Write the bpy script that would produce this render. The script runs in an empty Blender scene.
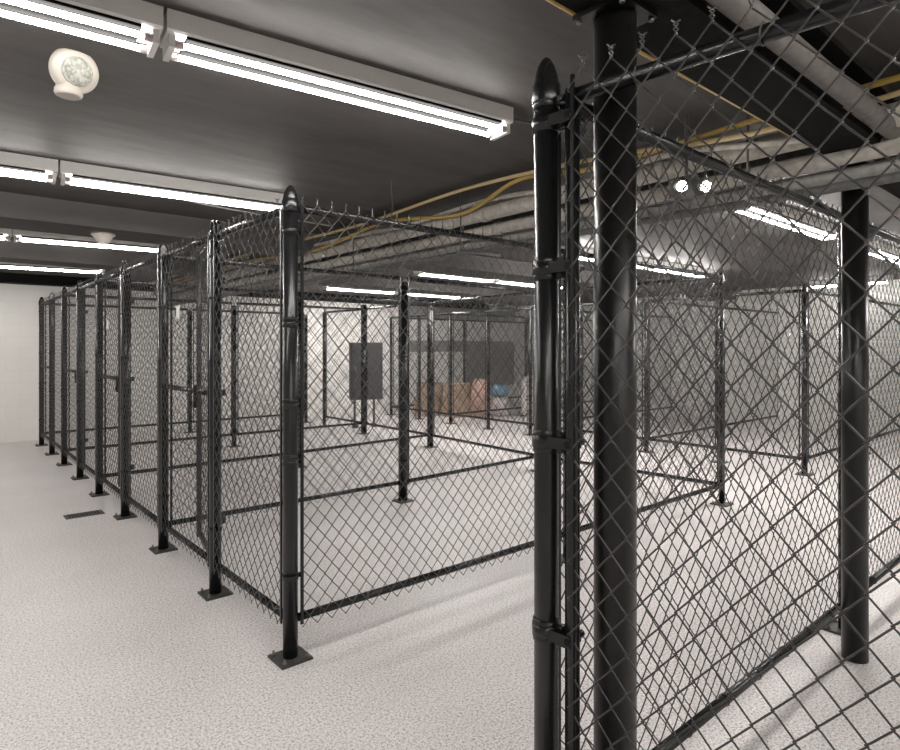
import bpy, math, random
from mathutils import Vector, Matrix
random.seed(7)
PI = math.pi
S = bpy.context.scene
C = S.collection
H0 = 1.6            # eye height
CEIL = 2.85

# ------------------------------------------------------------------ materials
def new_mat(name):
    m = bpy.data.materials.new(name); m.use_nodes = True
    nt = m.node_tree; b = nt.nodes['Principled BSDF']
    return m, nt, b
def simple(name, col, rough=.5, metal=0.0, bump=0.0, scale=60, var=0.0, coat=0.0):
    m, nt, b = new_mat(name)
    b.inputs['Base Color'].default_value = (*col, 1)
    b.inputs['Roughness'].default_value = rough
    b.inputs['Metallic'].default_value = metal
    b.inputs['Coat Weight'].default_value = coat
    if bump or var:
        tc = nt.nodes.new('ShaderNodeTexCoord')
        n = nt.nodes.new('ShaderNodeTexNoise'); n.inputs['Scale'].default_value = scale
        n.inputs['Detail'].default_value = 4
        nt.links.new(tc.outputs['Object'], n.inputs['Vector'])
        if bump:
            bp = nt.nodes.new('ShaderNodeBump'); bp.inputs['Strength'].default_value = bump
            bp.inputs['Distance'].default_value = .01
            nt.links.new(n.outputs['Fac'], bp.inputs['Height']); nt.links.new(bp.outputs['Normal'], b.inputs['Normal'])
        if var:
            r = nt.nodes.new('ShaderNodeValToRGB')
            r.color_ramp.elements[0].position = .3; r.color_ramp.elements[1].position = .7
            r.color_ramp.elements[0].color = (*[c*(1-var) for c in col], 1)
            r.color_ramp.elements[1].color = (*[min(1, c*(1+var)) for c in col], 1)
            nt.links.new(n.outputs['Fac'], r.inputs['Fac']); nt.links.new(r.outputs['Color'], b.inputs['Base Color'])
    return m
def emis(name, col, st):
    m, nt, b = new_mat(name)
    b.inputs['Base Color'].default_value = (*col, 1)
    b.inputs['Emission Color'].default_value = (*col, 1)
    b.inputs['Emission Strength'].default_value = st
    return m
M = {}
M['post'] = simple('black_gloss_coating', (.009,.0093,.010), .27, 0, .05, 120, .15)
M['wire'] = simple('black_vinyl_wire', (.045,.043,.042), .28)
M['column'] = simple('black_painted_steel', (.007,.0065,.006), .33, 0, .08, 40, .25)
M['plate'] = simple('scuffed_dark_plate', (.06,.06,.055), .5, .3, .2, 60, .4)
M['bolt'] = simple('dull_bolt_steel', (.18,.17,.16), .4, .7)
M['beam'] = simple('beam_paint', (.007,.0065,.006), .8, 0, .2, 30, .3)
M['beam'].node_tree.nodes['Principled BSDF'].inputs['Specular IOR Level'].default_value = .1
M['flange'] = simple('beam_flange_paint', (.13,.12,.11), .6, 0, .2, 30, .2)
M['housing'] = simple('white_enamel', (.80,.79,.77), .4)
M['gap'] = simple('painted_tube_gap_shade', (.012,.012,.012), .9)  # shade painted in: near black so the tube gap stays grey under the glare
M['gap'].node_tree.nodes['Principled BSDF'].inputs['Specular IOR Level'].default_value = 0
M['cream'] = simple('cream_plastic', (.55,.51,.45), .45)
M['lens'] = simple('lens_plastic', (.42,.43,.38), .12, 0, .6, 60, .35)
M['tube'] = emis('fluorescent_tube', (1.0,.96,.925), 21)
M['tube_far'] = emis('fluorescent_tube_bright', (1.0,.96,.925), 54)
M['lamp'] = emis('emergency_lamp', (1.0,.95,.86), 25)
M['tubeend'] = simple('tube_end_metal', (.55,.45,.45), .3, .6)
M['pipe'] = simple('painted_pipe', (.27,.265,.25), .5, 0, .1, 30, .25)
M['pipe_dark'] = simple('dark_pipe', (.10,.10,.10), .5, 0, .1, 30, .3)
M['pipe_cream'] = simple('cream_wrapped_pipe', (.40,.38,.34), .65, 0, .4, 25, .25)
M['yellow'] = simple('yellow_cable', (.42,.29,.07), .5)
M['tan'] = simple('tan_cable', (.5,.38,.2), .6)
M['cabinet'] = simple('cabinet_paint', (.035,.035,.038), .5, 0, .05, 50, .1)
M['card'] = simple('cardboard', (.42,.31,.23), .8, 0, .2, 20, .25)
M['bag'] = simple('white_bag', (.66,.6,.58), .6, 0, .8, 12, .15)
M['pinkbag'] = simple('pink_brown_bag', (.5,.33,.27), .6, 0, .8, 12, .2)
M['blue'] = simple('blue_wrap', (.22,.36,.48), .5, 0, .5, 15, .2)
M['tag'] = simple('white_tag', (.8,.8,.78), .5)
M['drain'] = simple('drain_metal', (.12,.11,.10), .5, .6)
M['hole'] = simple('drain_dark', (.01,.01,.01), .9)
M['band_wall'] = simple('dark_wall_panel', (.27,.262,.255), .6, 0, .1, 10, .1)

def floor_mat():
    m, nt, b = new_mat('speckled_epoxy_floor')
    tc = nt.nodes.new('ShaderNodeTexCoord')
    n1 = nt.nodes.new('ShaderNodeTexNoise'); n1.inputs['Scale'].default_value = 90; n1.inputs['Detail'].default_value = 6
    n1.inputs['Roughness'].default_value = .7
    n2 = nt.nodes.new('ShaderNodeTexNoise'); n2.inputs['Scale'].default_value = 1.3; n2.inputs['Detail'].default_value = 5
    v = nt.nodes.new('ShaderNodeTexVoronoi'); v.inputs['Scale'].default_value = 110
    r1 = nt.nodes.new('ShaderNodeValToRGB'); e = r1.color_ramp.elements
    e[0].position = .36; e[0].color = (.34,.318,.314,1); e[1].position = .54; e[1].color = (.93,.895,.885,1)
    r2 = nt.nodes.new('ShaderNodeValToRGB'); e = r2.color_ramp.elements
    e[0].position = .3; e[0].color = (.90,.89,.88,1); e[1].position = .7; e[1].color = (1,1,1,1)
    r3 = nt.nodes.new('ShaderNodeValToRGB'); e = r3.color_ramp.elements
    e[0].position = 0.05; e[0].color = (.55,.53,.52,1); e[1].position = .28; e[1].color = (1,1,1,1)
    for n in (n1, n2, v): nt.links.new(tc.outputs['Object'], n.inputs['Vector'])
    nt.links.new(n1.outputs['Fac'], r1.inputs['Fac']); nt.links.new(n2.outputs['Fac'], r2.inputs['Fac'])
    nt.links.new(v.outputs['Distance'], r3.inputs['Fac'])
    def mul(a, c):
        x = nt.nodes.new('ShaderNodeMix'); x.data_type = 'RGBA'; x.blend_type = 'MULTIPLY'; x.inputs[0].default_value = 1
        nt.links.new(a, x.inputs[6]); nt.links.new(c, x.inputs[7]); return x.outputs[2]
    o = mul(mul(r1.outputs['Color'], r2.outputs['Color']), r3.outputs['Color'])
    nt.links.new(o, b.inputs['Base Color'])
    b.inputs['Roughness'].default_value = .42
    bp = nt.nodes.new('ShaderNodeBump'); bp.inputs['Strength'].default_value = .05; bp.inputs['Distance'].default_value = .002
    nt.links.new(n1.outputs['Fac'], bp.inputs['Height']); nt.links.new(bp.outputs['Normal'], b.inputs['Normal'])
    return m
def ceil_mat():
    m, nt, b = new_mat('dark_plaster_ceiling')
    tc = nt.nodes.new('ShaderNodeTexCoord'); mp = nt.nodes.new('ShaderNodeMapping')
    mp.inputs['Scale'].default_value = (.7, 3.0, 1)
    n = nt.nodes.new('ShaderNodeTexNoise'); n.inputs['Scale'].default_value = 2.6; n.inputs['Detail'].default_value = 8
    n.inputs['Roughness'].default_value = .65
    nt.links.new(tc.outputs['Object'], mp.inputs['Vector']); nt.links.new(mp.outputs['Vector'], n.inputs['Vector'])
    r = nt.nodes.new('ShaderNodeValToRGB'); e = r.color_ramp.elements
    e[0].position = .25; e[0].color = (.058,.053,.050,1); e[1].position = .75; e[1].color = (.098,.092,.088,1)
    nt.links.new(n.outputs['Fac'], r.inputs['Fac']); nt.links.new(r.outputs['Color'], b.inputs['Base Color'])
    b.inputs['Roughness'].default_value = .65; b.inputs['Specular IOR Level'].default_value = .15
    bp = nt.nodes.new('ShaderNodeBump'); bp.inputs['Strength'].default_value = .35; bp.inputs['Distance'].default_value = .01
    nt.links.new(n.outputs['Fac'], bp.inputs['Height']); nt.links.new(bp.outputs['Normal'], b.inputs['Normal'])
    return m
def wall_mat(name, c1, c2, mort, rot):
    m, nt, b = new_mat(name)
    tc = nt.nodes.new('ShaderNodeTexCoord'); sep = nt.nodes.new('ShaderNodeSeparateXYZ'); cb = nt.nodes.new('ShaderNodeCombineXYZ')
    nt.links.new(tc.outputs['Object'], sep.inputs[0])
    nt.links.new(sep.outputs[0 if rot == 'x' else 1], cb.inputs[0]); nt.links.new(sep.outputs[2], cb.inputs[1])
    br = nt.nodes.new('ShaderNodeTexBrick'); br.inputs['Scale'].default_value = 1
    br.inputs['Brick Width'].default_value = .4; br.inputs['Row Height'].default_value = .2
    br.inputs['Mortar Size'].default_value = .004; br.inputs['Mortar Smooth'].default_value = .5
    br.inputs['Color1'].default_value = (*c1,1); br.inputs['Color2'].default_value = (*c2,1); br.inputs['Mortar'].default_value = (*mort,1)
    nt.links.new(cb.outputs[0], br.inputs['Vector']); nt.links.new(br.outputs['Color'], b.inputs['Base Color'])
    b.inputs['Roughness'].default_value = .55
    return m
M['floor'] = floor_mat(); M['ceil'] = ceil_mat()
M['wallx'] = wall_mat('white_block_wall', (.80,.785,.755), (.82,.805,.775), (.74,.725,.70), 'x')
M['wally'] = wall_mat('white_block_wall_side', (.78,.765,.74), (.80,.785,.76), (.60,.59,.575), 'y')

# ------------------------------------------------------------------ mesh builder
class MB:
    def __init__(s): s.v = []; s.f = []; s.sm = []
    def box(s, x0, x1, y0, y1, z0, z1):
        b = len(s.v)
        s.v += [(x0,y0,z0),(x1,y0,z0),(x1,y1,z0),(x0,y1,z0),(x0,y0,z1),(x1,y0,z1),(x1,y1,z1),(x0,y1,z1)]
        for q in ((0,3,2,1),(4,5,6,7),(0,1,5,4),(1,2,6,5),(2,3,7,6),(3,0,4,7)):
            s.f.append(tuple(b+i for i in q)); s.sm.append(False)
        return s
    def lathe(s, prof, cx=0, cy=0, seg=20, axis='z', o=(0,0,0), mat=None):
        b = len(s.v)
        for r, z in prof:
            for i in range(seg):
                a = 2*PI*i/seg; p = Vector((r*math.cos(a), r*math.sin(a), z))
                if mat: p = mat @ p
                s.v.append((p.x+cx+o[0], p.y+cy+o[1], p.z+o[2]))
        n = len(prof)
        for k in range(n-1):
            for i in range(seg):
                j = (i+1) % seg
                s.f.append((b+k*seg+i, b+k*seg+j, b+(k+1)*seg+j, b+(k+1)*seg+i)); s.sm.append(True)
        s.f.append(tuple(b+i for i in reversed(range(seg)))); s.sm.append(False)
        s.f.append(tuple(b+(n-1)*seg+i for i in range(seg))); s.sm.append(False)
        return s
    def tube(s, pts, r, seg=8, sx=1.0, cap=True):
        pts = [Vector(p) for p in pts]; b = len(s.v); n = len(pts)
        ref = None
        for k, p in enumerate(pts):
            t = (pts[min(k+1,n-1)] - pts[max(k-1,0)])
            if t.length < 1e-9: t = Vector((0,0,1))
            t.normalize()
            if ref is None:
                ref = Vector((0,1,0)) if abs(t.y) < .9 else Vector((1,0,0))
            a = ref - t*ref.dot(t)
            if a.length < 1e-6: a = t.orthogonal()
            a.normalize(); c = t.cross(a); ref = a
            for i in range(seg):
                w = 2*PI*i/seg
                q = p + a*(r*math.cos(w)) + c*(r*sx*math.sin(w)); s.v.append((q.x,q.y,q.z))
        for k in range(n-1):
            for i in range(seg):
                j = (i+1) % seg
                s.f.append((b+k*seg+i, b+k*seg+j, b+(k+1)*seg+j, b+(k+1)*seg+i)); s.sm.append(True)
        if cap:
            s.f.append(tuple(b+i for i in reversed(range(seg)))); s.sm.append(False)
            s.f.append(tuple(b+(n-1)*seg+i for i in range(seg))); s.sm.append(False)
        return s
    def mesh(s, name, mat):
        me = bpy.data.meshes.new(name); me.from_pydata(s.v, [], s.f)
        me.polygons.foreach_set('use_smooth', s.sm); me.materials.append(mat); me.update()
        return me
    def build(s, name, mat, parent=None):
        return link(name, s.mesh(name, mat), parent)
def link(name, me, parent=None):
    o = bpy.data.objects.new(name, me); C.objects.link(o)
    if parent: o.parent = parent
    return o
def tag(o, label, cat, group=None, kind=None):
    if label: o['label'] = label
    if cat: o['category'] = cat
    if group: o['group'] = group
    if kind: o['kind'] = kind
    return o
def thing(name, label, cat, loc=(0,0,0), rz=0, group=None):
    o = bpy.data.objects.new(name, None); C.objects.link(o); o.empty_display_size = .1
    o.location = loc; o.rotation_euler = (0,0,rz)
    return tag(o, label, cat, group)
def struct(name, mb, mat):
    o = mb.build(name, mat); o['kind'] = 'structure'; return o
def copy_tree(o, parent=None):
    c = o.copy(); C.objects.link(c); c.parent = parent
    for ch in list(o.children): copy_tree(ch, c)
    return c
def bevel(o, w=.004, seg=2):
    m = o.modifiers.new('bevel', 'BEVEL'); m.width = w; m.segments = seg; m.limit_method = 'ANGLE'
    return o

# ------------------------------------------------------------------ the room
X0, X1, Y0, Y1 = -2.6, 13.4, -3.6, 12.7
struct('floor', MB().box(X0-.2, X1+.2, Y0-.2, Y1+.2, -.15, 0), M['floor'])
struct('ceiling', MB().box(X0-.2, X1+.2, Y0-.2, Y1+.2, CEIL, CEIL+.15), M['ceil'])
struct('wall_back', MB().box(X0-.2, X1+.2, Y1, Y1+.2, 0, CEIL), M['wallx'])
struct('wall_front', MB().box(X0-.2, X1+.2, Y0-.2, Y0, 0, CEIL), M['wallx'])
struct('wall_left', MB().box(X0-.2, X0, Y0, Y1, 0, CEIL), M['wally'])
struct('wall_right', MB().box(X1, X1+.2, Y0, Y1, 0, CEIL), M['wally'])
# downstand beams across the ceiling, all running the same way
def beam(n, y0, y1, zb):
    struct(n, MB().box(X0, X1, y0, y1, zb, CEIL), M['ceil'])
beam('trim_1', 6.02, 6.6, 2.65)
beam('trim_2', 8.7, 9.2, 2.65)
struct('trim_3', MB().box(X0, X1, 12.42, Y1, 2.69, CEIL), M['beam'])
struct('trim_4', MB().box(9.3, X1, Y1-.05, Y1, 1.50, 1.80), M['band_wall'])
struct('trim_5', MB().box(9.3, X1, Y1-.10, Y1, 2.35, 2.69), M['band_wall'])
struct('trim_6', MB().box(11.5, X1, Y1-.04, Y1, .5, 1.50), M['band_wall'])
# steel beam over the two round columns
bm = thing('steel_beam', 'black painted steel beam under the ceiling resting on the two round columns', 'beam', (0,.97,2.56))
MB().box(X0, X1, -.12, .12, 0, .03).build('bottom_flange', M['beam'], bm)
MB().box(X0, X1, -.12, .12, .262, .29).build('top_flange', M['beam'], bm)
MB().box(X0, X1, -.012, .012, .03, .262).build('web', M['beam'], bm)
tag(MB().tube([(X0+.01,.80,2.60),(X1-.01,.80,2.60)], .04, 14).build('ceiling_pipe', M['flange']),
    'straight grey pipe running beside the black steel beam, nearest of the overhead pipes', 'pipe')

# ------------------------------------------------------------------ chain-link
PH, PV = .086, .101
hp, vp = PH/2, PV/2
_fab = {}
def fabric_mesh(w, z0, z1, lod, spike=True):
    key = (round(w/hp), round(z0,3), round(z1,3), lod, spike)
    if key in _fab: return _fab[key]
    n = max(1, round(w/hp)); hx = w/n; m = round((z1-z0)/vp); vz = (z1-z0)/m
    r = .0025; d = r*1.05
    mb = MB(); seg = {0:7, 1:4, 2:3}[lod]
    rr = {0:.0024, 1:.0021, 2:.0019}[lod]
    for i in range(n):
        pts = []
        for k in range(m+1):
            right = (k+i) % 2
            x = (i+right)*hx; z = z0+k*vz
            if lod == 2:
                pts.append((x, 0, z)); continue
            s = 1 if right else -1       # overlap past the neighbour
            yb = d if right else -d      # incoming side
            if lod == 0:
                if k: pts.append((x - s*hx*.14, -yb, z - vz*.16))
                pts.append((x + s*r*1.2, 0, z))
                if k < m: pts.append((x - s*hx*.14, yb, z + vz*.16))
            else:
                pts.append((x + s*r, 0, z))
                if k < m: pts.append((x - s*hx*.25, yb, z + vz*.25))
        if spike:
            k = m; right = (k+i) % 2; s = 1 if right else -1; x = (i+right)*hx
            t = .004*(-s)
            pts += [(x + t, t, z1+.012), (x - t, -t, z1+.024), (x - s*.008, t*2, z1+.034)]
        mb.tube(pts, rr, seg, 1.0 if lod == 0 else 1.25, cap=(lod == 0))
    _fab[key] = mb.mesh('wire_mesh', M['wire'])
    return _fab[key]

RT, RB = 2.325, .20     # rail heights
def rail_mesh(w, z, r=.021):
    return MB().tube([(0,0,z),(w,0,z)], r, 12)
def panel(a, b, label, lod, side=1, ra=.04, rb=.04, mid=None, group='chain link fence panels', ties=False, bars=(True,True), bottom=RB, zt=2.35, zb=None):
    """a chain-link bay from point a to point b: rails, fabric, tension bars, ties."""
    a = Vector((a[0],a[1],0)); b = Vector((b[0],b[1],0)); d = b-a; L = d.length
    t = thing('chain_link_fence', label, 'fence', a, math.atan2(d.y, d.x), group)
    x0, x1 = ra, L-rb
    MB().tube([(x0,0,RT),(x1,0,RT)], .021, 12).build('top_rail', M['post'], t)
    MB().tube([(x0,0,bottom),(x1,0,bottom)], .021, 12).build('bottom_rail', M['post'], t)
    if mid: MB().tube([(x0,0,mid),(x1,0,mid)], .018, 10).build('middle_rail', M['post'], t)
    y = side*.0265
    zb = bottom-.048 if zb is None else zb
    w = x1-x0-.03
    f = link('wire_mesh', fabric_mesh(w, zb, zt, lod), t); f.location = (x0+.015, y, 0)
    for on, x in ((bars[0], x0+.012), (bars[1], x1-.012)):
        if on: MB().box(x-.008, x+.008, y-.004, y+.004, bottom-.03, zt-.01).build('tension_bar', M['post'], t)
    if lod <= 1 and ties:
        for z in (RT, bottom):
            k = 0; x = x0+.12
            while x < x1-.05:
                pts = [(x+.004*math.sin(q), .0235*math.cos(q), z+.0235*math.sin(q)) for q in [2*PI*j/10 for j in range(11)]]
                MB().tube(pts, .0018, 5).build('tie_wire', M['wire'], t); x += .3
    return t

def gate(hinge, ang, L, label, lod, side=1, mid=1.3, zb=.10, zt=2.36, r=.019, group='gate leaves'):
    t = thing('gate', label, 'gate', (hinge[0],hinge[1],0), ang, group)
    x0, x1 = .055, L
    MB().tube([(x0,0,zb-.02),(x0,0,zt+.02)], r, 12).build('hinge_stile', M['post'], t)
    MB().tube([(x1,0,zb-.02),(x1,0,zt+.02)], r, 12).build('latch_stile', M['post'], t)
    MB().tube([(x0+r,0,zt-.02),(x1-r,0,zt-.02)], r, 12).build('top_rail', M['post'], t)
    MB().tube([(x0+r,0,zb+.02),(x1-r,0,zb+.02)], r, 12).build('bottom_rail', M['post'], t)
    if mid: MB().tube([(x0+r,0,mid),(x1-r,0,mid)], r*.9, 12).build('middle_rail', M['post'], t)
    f = link('wire_mesh', fabric_mesh(x1-x0-.01, zb+.02, zt+.03, lod), t); f.location = (x0+.005, side*(r+.005), 0)
    for z in (.45, 1.3, 2.05):
        m = MB(); m.lathe([(.044,z-.02),(.044,z+.02)], seg=16); m.box(.03, x0+.03, -.012, .012, z-.018, z+.018)
        m.build('hinge', M['post'], t)
    m = MB(); m.box(x1-.03, x1+.012, side*.02, side*.045, 1.12, 1.30) if side > 0 else m.box(x1-.03, x1+.012, -.045, -.02, 1.12, 1.30)
    m.build('latch', M['post'], t)
    return t

BANDS = (.42, .95, 1.02, 1.52, 1.93, 2.2)
def post(x, y, label, cap='dome', r=.0365, h=2.36, group='fence posts', plate=True, bands=BANDS, seg=24, dirs=()):
    t = thing('fence_post', label, 'fence post', (x,y,0), 0, group)
    z0 = .012 if plate else 0
    MB().lathe([(r,z0),(r,h)], seg=seg).build('shaft', M['post'], t)
    if plate:
        p = MB().box(-.085,.085,-.085,.085,0,.012).build('base_plate', M['plate'], t)
        for sx in (-1,1):
            for sy in (-1,1):
                b = MB(); b.lathe([(.012,.012),(.012,.02),(.007,.021),(.006,.036)], sx*.063, sy*.063, 6)
                b.build('bolt', M['bolt'], p)
    if cap == 'dome':
        MB().lathe([(r+.004,h-.06),(r+.006,h-.055),(r+.006,h-.004),(r+.002,h),(r*1.0,h+.012),(r*.9,h+.03),(r*.7,h+.052),(r*.42,h+.07),(r*.2,h+.078),(.002,h+.08)], seg=seg).build('pointed_cap', M['post'], t)
    elif cap == 'loop':
        m = MB(); m.lathe([(r+.004,h-.05),(r+.004,h-.005),(r*.8,h+.008),(.004,h+.012)], seg=seg)
        for oy in (-.022, .022):
            pts = [(oy*.6, .046*math.cos(q), h-.012+.085*math.sin(q)) for q in [PI*j/10 for j in range(11)]]
            m.tube(pts, .009, 8)
        m.build('loop_cap', M['post'], t)
    else:
        MB().lathe([(r+.003,h-.03),(r+.003,h-.002),(r*.8,h+.008),(.003,h+.014)], seg=seg).build('flat_cap', M['post'], t)
    for z in bands:
        m = MB(); m.lathe([(r+.0005,z-.013),(r+.0035,z-.011),(r+.0035,z+.011),(r+.0005,z+.013)], seg=seg)
        for dx, dy in dirs:
            lo, hi = r, r+.035
            xs = sorted((dx*lo - abs(dy)*.006, dx*hi + abs(dy)*.006)); ys = sorted((dy*lo - abs(dx)*.006, dy*hi + abs(dx)*.006))
            m.box(xs[0], xs[1], ys[0], ys[1], z-.011, z+.011)
            # bolt head through the band's ears
            q = Matrix.Rotation(PI/2, 3, 'Y' if abs(dy) else 'X')
            m.lathe([(.008,-.014),(.008,.014)], dx*(r+.022), dy*(r+.022), 6, o=(0,0,z), mat=q)
        m.build('band', M['post'], t)
    return t

U1, U2, U3 = 1.42, 3.77, 6.17
R1, R2, R3 = 8.40, 10.75, 13.34
VS = [2.92, 4.0, 5.15, 6.38, 7.53, 8.63, 9.77, 10.85, 11.95]
# ---- posts on the aisle front of the near row
near = post(1.375, 1.17, 'tall black post with pointed cap, the nearest post, carrying the open gate at right', 'dome', .0355, 2.37,
            plate=True, bands=(.76,.80,1.31,1.35,1.81,1.85,2.24,2.31), seg=40, dirs=((0,-1),))
caps = ['dome','loop','dome','loop','loop','loop','dome','dome','dome']
txt = ['black corner post with pointed cap in front of the cage row on bolted base plate',
 'black post with looped cap, first one left of the near corner post',
 'black post with pointed cap, second one left of the near corner post',
 'black post with looped cap, third one left of the near corner post',
 'black post with looped cap, fourth one left of the near corner post along the aisle',
 'black post with looped cap, fifth one left of the near corner post along the aisle',
 'black post with pointed cap, third from the far white wall along the aisle',
 'black post with pointed cap, second from the far white wall along the aisle',
 'black post with pointed cap, the last one of the aisle, against the far white wall']
for v, c, l in zip(VS, caps, txt):
    if v == 2.92:
        post(U1, v, l, c, .038, 2.36, bands=(.42,1.01,1.04,1.30,1.33,1.72,1.75,2.2), seg=32, dirs=((1,0),(0,1)))
    else:
        post(U1, v, l, c, .038, 2.36 if c == 'dome' else 2.35, dirs=((0,-1),(0,1)) if v < 7 else ())
# ---- aisle bays: fixed panels and gates alternate
ords = ['nearest', 'second', 'third', 'fourth', 'fifth', 'sixth', 'seventh', 'eighth']
for i in range(8):
    a, b = VS[i], VS[i+1]
    lod = 0 if i == 0 else (1 if i < 4 else 2)
    if i % 2 == 0:
        panel((U1,b), (U1,a), 'chain link panel on the aisle front, %s bay from the near corner post' % ords[i],
              lod, side=-1, ties=i < 3, group='aisle front panels')
    else:
        panel((U1,b), (U1,a), 'chain link bay with middle rail, aisle front, %s from the near corner post' % ords[i],
              lod, side=-1, mid=1.30, group='aisle front panels with middle rail')
gate((U1+.06,4.10), PI/2-.19, .96, 'narrow gate leaf swung ajar into the cage behind the first looped post', 1, side=1, mid=None)
gate((U1+.06,6.48), PI/2-.13, .95, 'gate leaf ajar inside the cage behind the third post of the aisle', 2, side=1, mid=None)
gate((U1+.06,8.73), PI/2-.10, 1.0, 'far gate leaf ajar inside the cage near the end of the aisle', 2, side=1, mid=None)
# ---- inner and rear posts of the near row
PVs = [2.92, 5.15, 7.53, 9.77]
post(U2, 5.15, 'thick black post on a base plate in the middle of the first dividing fence', 'flat', .048, 2.28, dirs=())
post(U2, 7.53, 'black inner post in the middle of the second dividing fence behind the near corner post', 'flat', .038, 2.28, bands=(1.0,), dirs=())
post(U2, 9.77, 'black inner post in the middle of the third dividing fence, seen between the aisle posts', 'flat', .038, 2.28, bands=(1.0,))
post(U2-.1, 2.92, 'black intermediate post hidden behind the nearest gate post on the front cage fence', 'flat', .030, 2.30, bands=(1.0,))
post(U3, 2.92, 'slim black corner post at the far end of the front cage fence', 'dome', .030, 2.30, bands=(1.0,1.6), dirs=((-1,0),(0,1)))
post(6.02, 5.25, 'thick black post just left of the nearest gate post, far corner of the first cage', 'flat', .055, 2.30, bands=(1.0,1.6))
post(6.15, 7.66, 'thick black post with pale lit top at the far corner of the second cage', 'flat', .052, 2.32, bands=(1.0,1.6))
post(6.17, 9.66, 'thick black post in front of the dark cabinet at the back of the third cage', 'flat', .055, 2.40, bands=(1.0,1.6))
post(U3, 11.15, 'slim black post near the far white wall beyond the dark box', 'flat', .036, 2.33, bands=(1.0,))
# ---- dividing fences of the near row
panel((U1,2.92), (U2-.1,2.92), 'front chain link panel of the first cage, right of the near corner post', 0, side=-1, ties=True, group='front cage fence', rb=.03)
panel((U2-.1,2.92), (U3,2.92), 'front chain link panel of the first cage behind the round columns', 1, side=-1, ties=True, group='front cage fence', ra=.03, rb=.03)
dn = {5.15:'first', 7.53:'second', 9.77:'third'}
for v in (5.15, 7.53, 9.77):
    l = 1 if v < 6 else 2
    panel((U1,v), (U2,v), 'near half of the %s dividing chain link fence between cages of the aisle row' % dn[v], l, side=-1, group='dividing fence panels')
    e = {5.15:(6.02,5.25), 7.53:(6.15,7.66), 9.77:(6.17,9.66)}[v]
    panel((U2,v), e, 'far half of the %s dividing chain link fence, away from the aisle' % dn[v], l, side=-1, group='dividing fence panels', rb=.055)
panel((U1,11.95), (U2,11.95), 'chain link end fence closest to the far white wall, aisle half', 2, side=-1, group='end fence panels')
panel((U2,11.95), (U3,11.95), 'chain link end fence closest to the far white wall, inner half', 2, side=-1, group='end fence panels')
post(U2, 11.95, 'inner black post of the end fence against the far white wall', 'flat', .036, 2.30, bands=())
post(U3, 11.95, 'rear corner black post of the end fence against the far white wall', 'flat', .036, 2.30, bands=())
# rear line of the near row
panel((6.02,5.25), (U3,2.92), 'rear chain link panel of the first cage', 1, side=1, group='rear fence panels', ra=.055)
panel((6.15,7.66), (6.02,5.25), 'rear chain link panel of the second cage', 2, side=1, group='rear fence panels', ra=.055, rb=.055)
panel((6.17,9.66), (6.15,7.66), 'rear chain link panel of the third cage, right of the dark box', 2, side=1, group='rear fence panels', ra=.055, rb=.055)
panel((U3,11.15), (6.17,9.66), 'rear chain link panel of the last cage, left of the dark box', 2, side=1, group='rear fence panels', ra=.036, rb=.055)
# ---- second row of cages beyond the passage
for i, v in enumerate(VS):
    lab = ['black pointed corner post of the far cage row, left of the right round column',
           'first black post left of the far row corner post, behind the slim corner post',
           'second black post left of the far row corner post', 'third black post left of the far row corner post',
           'fourth black post left of the far row corner post', 'slim black post of the far row in front of the blue and white bags',
           'slim black post of the far row beside the brown cardboard boxes', 'slim black post of the far row left of the cardboard boxes',
           'last black post of the far cage row by the back wall'][i]
    post(R1, v, lab, 'dome' if i < 2 else 'flat', .034, 2.33, bands=(1.0,1.6) if i < 4 else ())
for i in range(8):
    panel((R1,VS[i+1]), (R1,VS[i]), 'chain link panel fronting the far cage row, %s bay from its corner' % ords[i], 2, side=-1, group='far row front panels')
for i, v in enumerate((2.92, 5.15, 7.53, 9.77, 11.95)):
    w = ['end', 'first dividing', 'second dividing', 'third dividing', 'last dividing'][i]
    post(R2, v, 'inner black post of the %s fence in the far cage row' % w, 'flat', .036, 2.30, bands=(1.0,))
    panel((R1,v), (R2,v), 'near half of the %s chain link fence in the far cage row' % w, 2, side=-1, group='far row dividing panels')
    panel((R2,v), (R3,v), 'wall-side half of the %s chain link fence in the far cage row' % w, 2, side=-1, group='far row dividing panels')
# ---- fence beside the camera with round columns
V0 = 1.145
post(3.94, V0+.02, 'black fence post with base plate just behind the right round column', 'flat', .030, 2.30, bands=(.5,1.3), dirs=())
post(U3, V0, 'black fence post at the far end of the near right fence', 'flat', .036, 2.30, bands=())
panel((1.375,V0), (3.94,V0), 'chain link panel running from the nearest post to the right round column', 0, side=1, ties=True, group='right fence panels', ra=.045, rb=.03, bottom=.18)
panel((3.94,V0), (U3,V0), 'chain link panel continuing right beyond the right round column', 1, side=1, ties=True, group='right fence panels', ra=.03, rb=.036, bottom=.18)
# ---- near gate leaf, hinged on the nearest post
g = thing('gate', 'large chain link gate nearest the viewer, filling the right side, on the nearest post', 'gate', (1.375,1.17,0), -PI/2+.11, 'gate leaves')
GL, rg = 1.40, .021
xs = .088
MB().tube([(xs,0,.08),(xs,0,2.33)], rg, 24).build('hinge_stile', M['post'], g)
MB().tube([(GL,0,.08),(GL,0,2.33)], rg, 24).build('latch_stile', M['post'], g)
MB().tube([(xs+rg,0,2.312),(GL-rg,0,2.312)], rg, 24).build('top_rail', M['post'], g)
MB().tube([(xs+rg,0,.12),(GL-rg,0,.12)], rg, 24).build('bottom_rail', M['post'], g)
f = link('wire_mesh', fabric_mesh(GL-xs-.01, .09, 2.37, 0), g); f.location = (xs+.005, -rg-.006, 0)
MB().box(xs+.012, xs+.022, -rg-.010, -rg-.002, .12, 2.36).build('tension_bar', M['post'], g)
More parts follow.
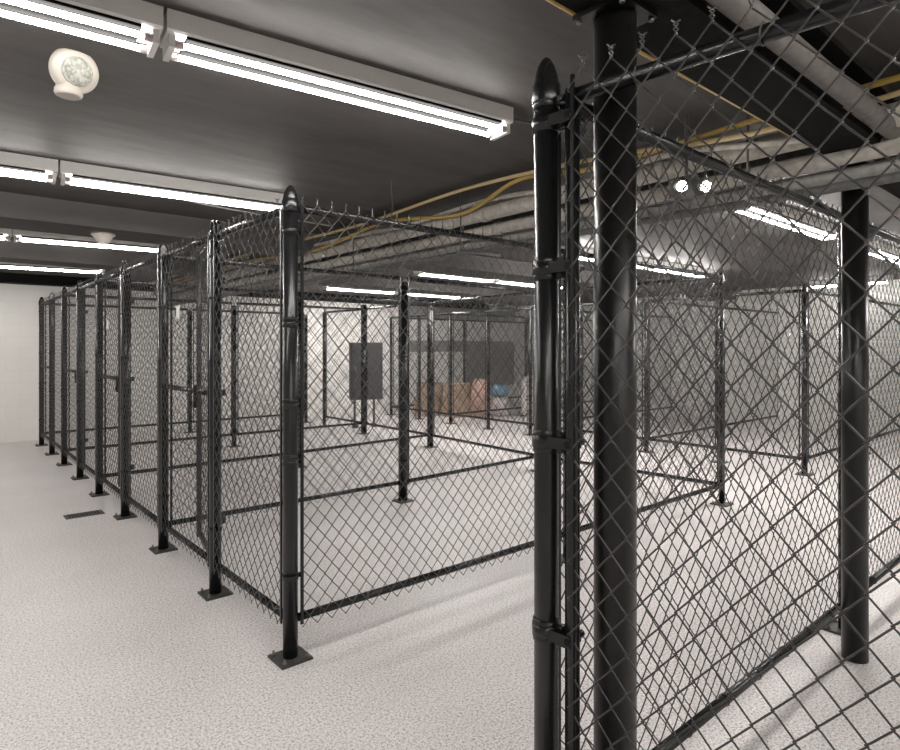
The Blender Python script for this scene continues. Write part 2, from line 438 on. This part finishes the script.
for z in (.78, 1.33, 1.83, 2.25):
    m = MB(); m.lathe([(.0415,z-.018),(.0415,z+.018)], seg=28)
    m.box(.03, xs+.012, -.034, -.027, z-.016, z+.016); m.box(.03, xs+.012, .020, .027, z-.016, z+.016)
    q = Matrix.Rotation(PI/2, 3, 'X')
    m.lathe([(.011,-.044),(.011,.034)], xs+.004, 0, 8, o=(0,0,z), mat=q)
    m.build('hinge', M['post'], g)
for z in (2.312, .12):
    x = xs+.2
    while x < GL:
        pts = [(x+.004*math.sin(q), .025*math.cos(q)-.002, z+.025*math.sin(q)) for q in [2*PI*j/12 for j in range(13)]]
        MB().tube(pts, .0018, 6).build('tie_wire', M['wire'], g); x += .3
post(1.545, -.29, 'black latch post at the free end of the large near gate', 'dome', .0365, 2.36, bands=(1.3,))
# ---- round columns under the beam
def column(x, y, label):
    t = thing('steel_column', label, 'column', (x,y,0), 0, 'round steel columns')
    MB().lathe([(.060,0),(.060,2.545)], seg=40).build('shaft', M['column'], t)
    p = MB().box(-.085,.085,-.085,.085,2.545,2.56).build('top_plate', M['column'], t)
    for sx in (-1,1):
        for sy in (-1,1): MB().lathe([(.008,2.535),(.008,2.545)], sx*.072, sy*.072, 6).build('bolt', M['bolt'], p)
column(1.50, 1.02, 'thick round black steel column left, right beside the nearest fence post')
column(3.63, 1.025, 'thick round black steel column right, standing behind the gate mesh')

# ------------------------------------------------------------------ lights
def fixture(x0, x1, y, label, along='x', z=CEIL, tm='tube', y2=None):
    L = x1-x0
    t = thing('ceiling_light', label, 'ceiling light', (x0,y,z) if along == 'x' else (y,x0,z), (math.atan2((y if y2 is None else y2)-y, L)) if along == 'x' else PI/2, 'fluorescent strip lights')
    m = MB()
    # housing: shallow tray with sloping sides
    prof = [(-.085,0),(-.085,-.072),(-.078,-.08),(.078,-.08),(.085,-.072),(.085,0)]
    b = len(m.v)
    for xx in (0, L):
        for py, pz in prof: m.v.append((xx, py, pz))
    n = len(prof)
    for i in range(n):
        j = (i+1) % n; m.f.append((b+i, b+n+i, b+n+j, b+j)); m.sm.append(False)
    m.f.append(tuple(b+i for i in range(n))); m.sm.append(False)
    m.f.append(tuple(b+n+i for i in reversed(range(n)))); m.sm.append(False)
    m.build('housing', M['housing'], t)
    MB().box(.07, L-.07, -.076, .076, -.092, -.0805).build('tube_gap_shade', M['gap'], t)  # added dark strip, its colour stands in for shade between the tubes
    for yy in (-.055, .055):
        tb = MB().tube([(.06,yy,-.112),(L-.06,yy,-.112)], .0105, 12).build('tube', M[tm], t)
        for xx in (.03, L-.06):
            MB().tube([(xx,yy,-.112),(xx+.03,yy,-.112)], .0155, 12).build('tube_end', M['tubeend'], tb)
    for xx in (.008, L-.032):
        MB().box(xx, xx+.022, -.07, .07, -.132, -.084).build('socket', M['housing'], t)
    return t
rows = [(-3.0,'behind the viewer, second strip back'), (-.45,'behind the viewer above the aisle'), (2.23,'nearest'), (4.75,'second'), (7.45,'third'), (10.4,'farthest')]
for y, w in rows[2:]:
    e = {2.23:2.33, 4.75:2.26, 7.45:2.12, 10.4:2.05}[y]
    ys = {2.23:(2.63,2.46,2.27), 4.75:(5.0,4.85,4.70), 7.45:(7.95,7.80,7.62), 10.4:(10.75,10.6,10.42)}[y]
    fixture(-1.05, .672, ys[0], 'left strip light of the %s pair over the aisle, cut by the left picture edge' % w, y2=ys[1])
    fixture(.678, e, ys[1]-.001, 'right strip light of the %s pair over the aisle, ending by the cage row' % w, y2=ys[2])
for y, w in rows[:2]:
    fixture(.73, 2.3, y, 'strip light %s, right one' % w); fixture(-1.05, .7, y, 'strip light %s, left one' % w)
for y, w, segs in ((2.23,'nearest',((5.0,7.1),(8.4,10.2))), (4.75,'second',((5.9,7.75),(7.8,9.7))), (7.45,'third',((5.7,7.35),(7.4,9.2))), (10.4,'farthest',((5.75,7.4),(7.45,9.2))), (-.45,'rear',((5.0,7.1),))):
    for k, (a, b) in enumerate(segs):
        fixture(a, b, y, 'strip light of the %s line beyond the overhead pipes, %s of two' % (w, ('nearer one','farther one')[k]), tm='tube_far')
fixture(3.0, 4.3, 12.6, 'strip light running across beside the right wall, far right', along='y')
fixture(.73, 2.3, -3.0, None) if False else None

# emergency lamp head by the near light
t = thing('emergency_light', 'cream round ceiling lamp head with clear lens left of the nearest strip light', 'emergency light', (.475,3.03,CEIL))
toward = (Vector((0,0,H0)) - Vector((.475,3.03,CEIL-.08))).normalized()
MB().lathe([(.05,-.04),(.05,0)], seg=24).build('base', M['cream'], t)
MB().lathe([(.05,-.205),(.060,-.200),(.064,-.19),(.062,-.172),(.056,-.165),(.056,-.12)], seg=28, o=(-.02,.02,0)).build('collar', M['cream'], t)
right = toward.cross(Vector((0,0,1))).normalized()
aim = (toward - right*.30).normalized()
rot = aim.to_track_quat('Z','Y').to_matrix()
HC = (0,0,-.075)
MB().lathe([(.02,-.085),(.06,-.075),(.095,-.04),(.112,.0),(.108,.03),(.095,.045),(.072,.05)], seg=36, mat=rot, o=HC).build('head', M['cream'], t)
l = MB().lathe([(.070,.045),(.070,.060),(.062,.064),(.01,.068)], seg=32, mat=rot, o=HC).build('lens', M['lens'], t)
for k in range(7):
    a = 2*PI*k/6; rr = 0 if k == 6 else .042
    p = rot @ Vector((rr*math.cos(a), rr*math.sin(a), .063))
    MB().lathe([(.016,0),(.017,.004),(.012,.009),(.003,.011)], seg=14, mat=rot, o=(p.x,p.y,p.z+HC[2])).build('bulb', M['lens'], l)
for ch in t.children: ch.scale = (.84,.84,.84)
t = thing('smoke_detector', 'small cream smoke detector hanging under the ceiling beam at far left', 'smoke detector', (1.22,6.3,2.65))
MB().lathe([(.10,0),(.10,-.02),(.085,-.03),(.05,-.075),(.048,-.09),(.01,-.092)][::-1], seg=24).build('body', M['cream'], t)
MB().lathe([(.03,-.1),(.036,-.096),(.036,-.09)], seg=16).build('sensor', M['housing'], t)
def twin(x, y, z, label, rz, st, s=1.0):
    t = thing('emergency_light', label, 'emergency light', (x,y,z), rz)
    MB().box(-.11*s,.11*s,-.035,.035,-.09,0).build('body', M['pipe_dark'], t)
    MB().box(-.007,.007,-.007,.007,0,CEIL-z).build('stem', M['pipe_dark'], t)
    for sx in (-1,1):
        c = (sx*.085*s, -.075, -.05)
        q = Matrix.Rotation(PI/2+.25, 3, 'X')
        h = MB().lathe([(.02,-.04),(.036*s,0),(.038*s,.025)], seg=18, mat=q, o=c).build('lamp_head', M['housing'], t)
        MB().lathe([(.034*s,.022),(.034*s,.03),(.01,.036)], seg=18, mat=q, o=c).build('bulb', M['lamp'], h)
twin(3.10, 1.66, 2.50, 'bright twin head emergency lamp hanging beside the overhead pipes, right of the left column', -.69, 1, .75)

# ------------------------------------------------------------------ overhead pipes running with the passage
pipes = [(3.28,2.64,.055,'pipe_cream','cream wrapped pipe, highest of the overhead pipe bank'),
         (3.42,2.545,.045,'pipe_cream','second overhead pipe from the left, pale grey, under the cream wrapped pipe'),
         (3.53,2.475,.040,'pipe','third overhead pipe of the bank, mid grey'),
         (3.46,2.405,.024,'pipe_dark','slim dark conduit hanging lowest of the overhead pipe bank'),
         (3.55,2.62,.06,'pipe_dark','dark pipe at the back of the overhead pipe bank close to the ceiling')]
for x, z, r, mt, l in pipes:
    m = MB(); m.tube([(x,Y0+.02,z),(x,12.40,z)], r, 18)
    o = m.build('overhead_pipe', M[mt]); tag(o, l, 'pipe', 'overhead pipe bank')
    y = Y0+1.0
    mm = MB()
    while y < 12.3:
        mm.lathe([(r+.001,-.03),(r+.008,-.024),(r+.008,.024),(r+.001,.03)], seg=18, mat=Matrix.Rotation(PI/2,3,'X'), o=(x,y,z)); y += 1.5
    c = mm.build('coupling', M[mt], o); c['kind'] = 'stuff'
# trapeze hangers
for y in (-1.2, 1.38, 3.6, 5.2, 7.9, 9.9):
    m = MB(); m.box(3.18, 3.64, y-.015, y+.015, 2.36, 2.38)
    for x in (3.20, 3.62): m.tube([(x,y,2.37),(x,y,CEIL)], .006, 6)
    o = m.build('pipe_hanger', M['pipe_dark'])
    tag(o, {-1.2:'dark pipe hanger nearest behind the viewer', 1.38:'dark pipe hanger under the pipe bank above the aisle opening, nearest in view', 3.6:'dark pipe hanger over the front of the first cage', 5.2:'dark pipe hanger over the first dividing fence', 7.9:'dark pipe hanger over the second dividing fence', 9.9:'farthest dark pipe hanger, over the third dividing fence'}[y], 'pipe hanger', 'pipe hangers')
def cable(pts, r, mat, label, name='cable'):
    # smooth the points
    P = [Vector(p) for p in pts]; out = []
    for i in range(len(P)-1):
        p0, p1, p2, p3 = P[max(i-1,0)], P[i], P[i+1], P[min(i+2,len(P)-1)]
        for k in range(8):
            t = k/8
            out.append(.5*((2*p1)+(-p0+p2)*t+(2*p0-5*p1+4*p2-p3)*t*t+(-p0+3*p1-3*p2+p3)*t**3))
    out.append(P[-1])
    o = MB().tube(out, r, 8).build(name, M[mat]); tag(o, label, 'cable', 'ceiling cables'); return o
cable([(3.17,12.3,2.74),(3.16,8,2.73),(3.19,6,2.66),(3.15,4.6,2.74),(3.2,3.6,2.66),(3.12,2.9,2.77),(3.15,2.3,2.72),(3.2,1.4,2.76),(3.1,.5,2.74),(3.15,-1,2.75),(3.15,-3.5,2.75)],
      .015, 'yellow', 'thick yellow cable weaving along the left of the overhead pipes')
cable([(3.12,12.3,2.80),(3.1,7,2.79),(3.12,5,2.77),(3.08,3.4,2.80),(3.12,2.2,2.76),(3.15,1.6,2.70),(3.10,1.2,2.66),(3.2,.7,2.71),(3.1,-.5,2.78),(3.1,-3.5,2.78)],
      .014, 'tan', 'tan cable sagging between the overhead pipes and the ceiling')
cable([(3.24,12.3,2.71),(3.22,6,2.72),(3.2,4.4,2.68),(3.22,3.3,2.72),(3.2,2.5,2.66),(3.2,1.8,2.70),(3.2,1.0,2.60),(3.25,.2,2.71),(3.2,-3.5,2.72)],
      .018, 'pipe_cream', 'cream cable drooping along the overhead pipes')
cable([(-1,1.10,2.575),(1.2,1.105,2.575),(1.62,1.105,2.572),(2.3,1.10,2.575),(3.0,1.10,2.578)], .011, 'yellow', 'yellow cable strapped to the edge of the black steel beam')
cable([(2.36,2.23,CEIL-.04),(2.7,2.2,CEIL-.02),(3.05,2.15,CEIL-.03),(3.4,2.12,CEIL-.05)], .009, 'pipe_dark', 'thin dark conduit leaving the right end of the nearest strip light')
cable([(2.62,3.72,CEIL-.0),(2.63,3.74,CEIL-.06),(2.72,3.85,CEIL-.16),(2.74,3.92,CEIL-.30)], .005, 'pipe_dark', 'short wire dangling from the ceiling above the first cage')
cable([(1.15,4.9,CEIL-.006),(1.35,5.15,CEIL-.006),(1.7,5.35,CEIL-.006),(2.3,5.45,CEIL-.006),(3.1,5.5,CEIL-.006)], .007, 'pipe', 'pale thin cable curving across the ceiling behind the second strip light')

# ------------------------------------------------------------------ things in the cages
t = thing('electrical_cabinet', 'dark grey metal cabinet hanging on the fence at the back of the third cage', 'cabinet', (6.62,10.21,0), -.30)
b = bevel(MB().box(-.32,.32,.06,.26,.57,1.71).build('body', M['cabinet'], t), .008)
d = bevel(MB().box(-.305,.305,.045,.062,.585,1.695).build('door', M['cabinet'], t), .004)
MB().box(-.25,-.235,.02,.045,1.12,1.24).build('handle', M['bolt'], d)
for x in (-.2,.2):
    MB().box(x-.02,x+.02,.26,.29,.05,1.6).build('leg', M['cabinet'], t); 
    MB().box(x-.05,x+.05,.2,.3,0,.06).build('foot', M['cabinet'], t)
def cbox(x, y, z, w, d, h, rz, label, mat='card', cat='box', name='cardboard_box', grp='cardboard boxes in the far cage'):
    t = thing(name, label, cat, (x,y,z), rz, grp)
    bevel(MB().box(-w/2,w/2,-d/2,d/2,0,h).build('carton', M[mat], t), .01)
    MB().box(-w/2-.002,w/2+.002,-.025,.025,h-.06,h+.002).build('tape', M['tan'], t)
cbox(9.02,11.30,0,.55,.45,.42,.3,'brown cardboard box on the floor, leftmost bottom box of the pile')
cbox(9.04,11.28,.42,.48,.42,.36,.1,'brown cardboard box on top of the leftmost bottom box')
cbox(9.40,10.72,0,.55,.5,.45,-.2,'brown cardboard box on the floor in the middle of the pile')
cbox(9.42,10.70,.45,.5,.42,.33,.15,'brown cardboard box stacked on the middle floor box')
def bag(x, y, z, w, d, h, label, mat, grp=None, seed=1):
    rnd = random.Random(seed); import bmesh
    bmh = bmesh.new(); bmesh.ops.create_icosphere(bmh, subdivisions=3, radius=1)
    for v in bmh.verts:
        c = v.co; k = 1+.10*math.sin(5*c.x+seed)*math.cos(4*c.y+2*c.z+seed)+rnd.uniform(-.02,.02)
        e = lambda q: math.copysign(abs(q)**.65, q)
        v.co = Vector((e(c.x)*w/2*k, e(c.y)*d/2*k, max(0,(e(c.z)*k+.92)*h/2)))
    me = bpy.data.meshes.new('sack'); bmh.to_mesh(me); bmh.free(); me.materials.append(M[mat])
    for p in me.polygons: p.use_smooth = True
    o = link('sack', me); o.location = (x,y,z); tag(o, label, 'sack', grp); return o
bag(9.70,10.22,0,.42,.40,.92,'pinkish brown sack standing right of the cardboard boxes','pinkbag',seed=2)
bag(10.20,10.12,0,.52,.42,.5,'low white sack on the floor under the blue bundle','bag',seed=5)
bag(10.21,10.13,.47,.45,.4,.28,'blue wrapped bundle lying on the low white sack','blue',seed=6)
bag(10.6,9.35,0,.6,.55,1.0,'tall pale sack, rightmost of the sacks behind the mesh','bag',seed=3)
# white tags on the fabric
for v, z, l in ((4.66,1.86,'small white tag wired to the second bay of the aisle front'), (6.95,1.84,'small white tag wired to the fourth bay of the aisle front'), (11.90,1.90,'small white tag on the last aisle post')):
    o = MB().box(-.004,.0,-.035,.035,-.045,.045).build('tag', M['tag']); o.location = (U1-(.033 if v < 11 else .045),v,z); tag(o, l, 'tag', 'white fence tags')
# floor drain
t = thing('floor_drain', 'narrow dark slotted floor drain in the aisle beside the cage row', 'drain', (1.14,6.72,0))
MB().box(-.16,.16,-.085,.085,0,.006).build('frame', M['drain'], t)
m = MB()
for k in range(11): m.box(-.13+k*.024,-.118+k*.024,-.06,.06,.006,.010)
m.build('grate', M['hole'], t)

# ------------------------------------------------------------------ world, camera, colour
w = bpy.data.worlds.new('World'); S.world = w; w.use_nodes = True
w.node_tree.nodes['Background'].inputs[0].default_value = (.02,.02,.02,1); w.node_tree.nodes['Background'].inputs[1].default_value = .2
cam = bpy.data.cameras.new('Camera'); co = bpy.data.objects.new('Camera', cam); C.objects.link(co); S.camera = co
cam.sensor_width = 36; cam.lens = 609/900*36; cam.shift_y = -27/900; cam.clip_start = .02
co.location = (0,0,H0); co.rotation_euler = (PI/2, 0, -math.atan2(.651,.759))
S.view_settings.view_transform = 'Standard'; S.view_settings.look = 'None'
S.view_settings.gamma = 1; S.view_settings.use_curve_mapping = False
S.view_settings.exposure = 1.68
S.cycles.use_denoising = True
S.cycles.max_bounces = 8; S.cycles.diffuse_bounces = 4; S.cycles.sample_clamp_indirect = 6
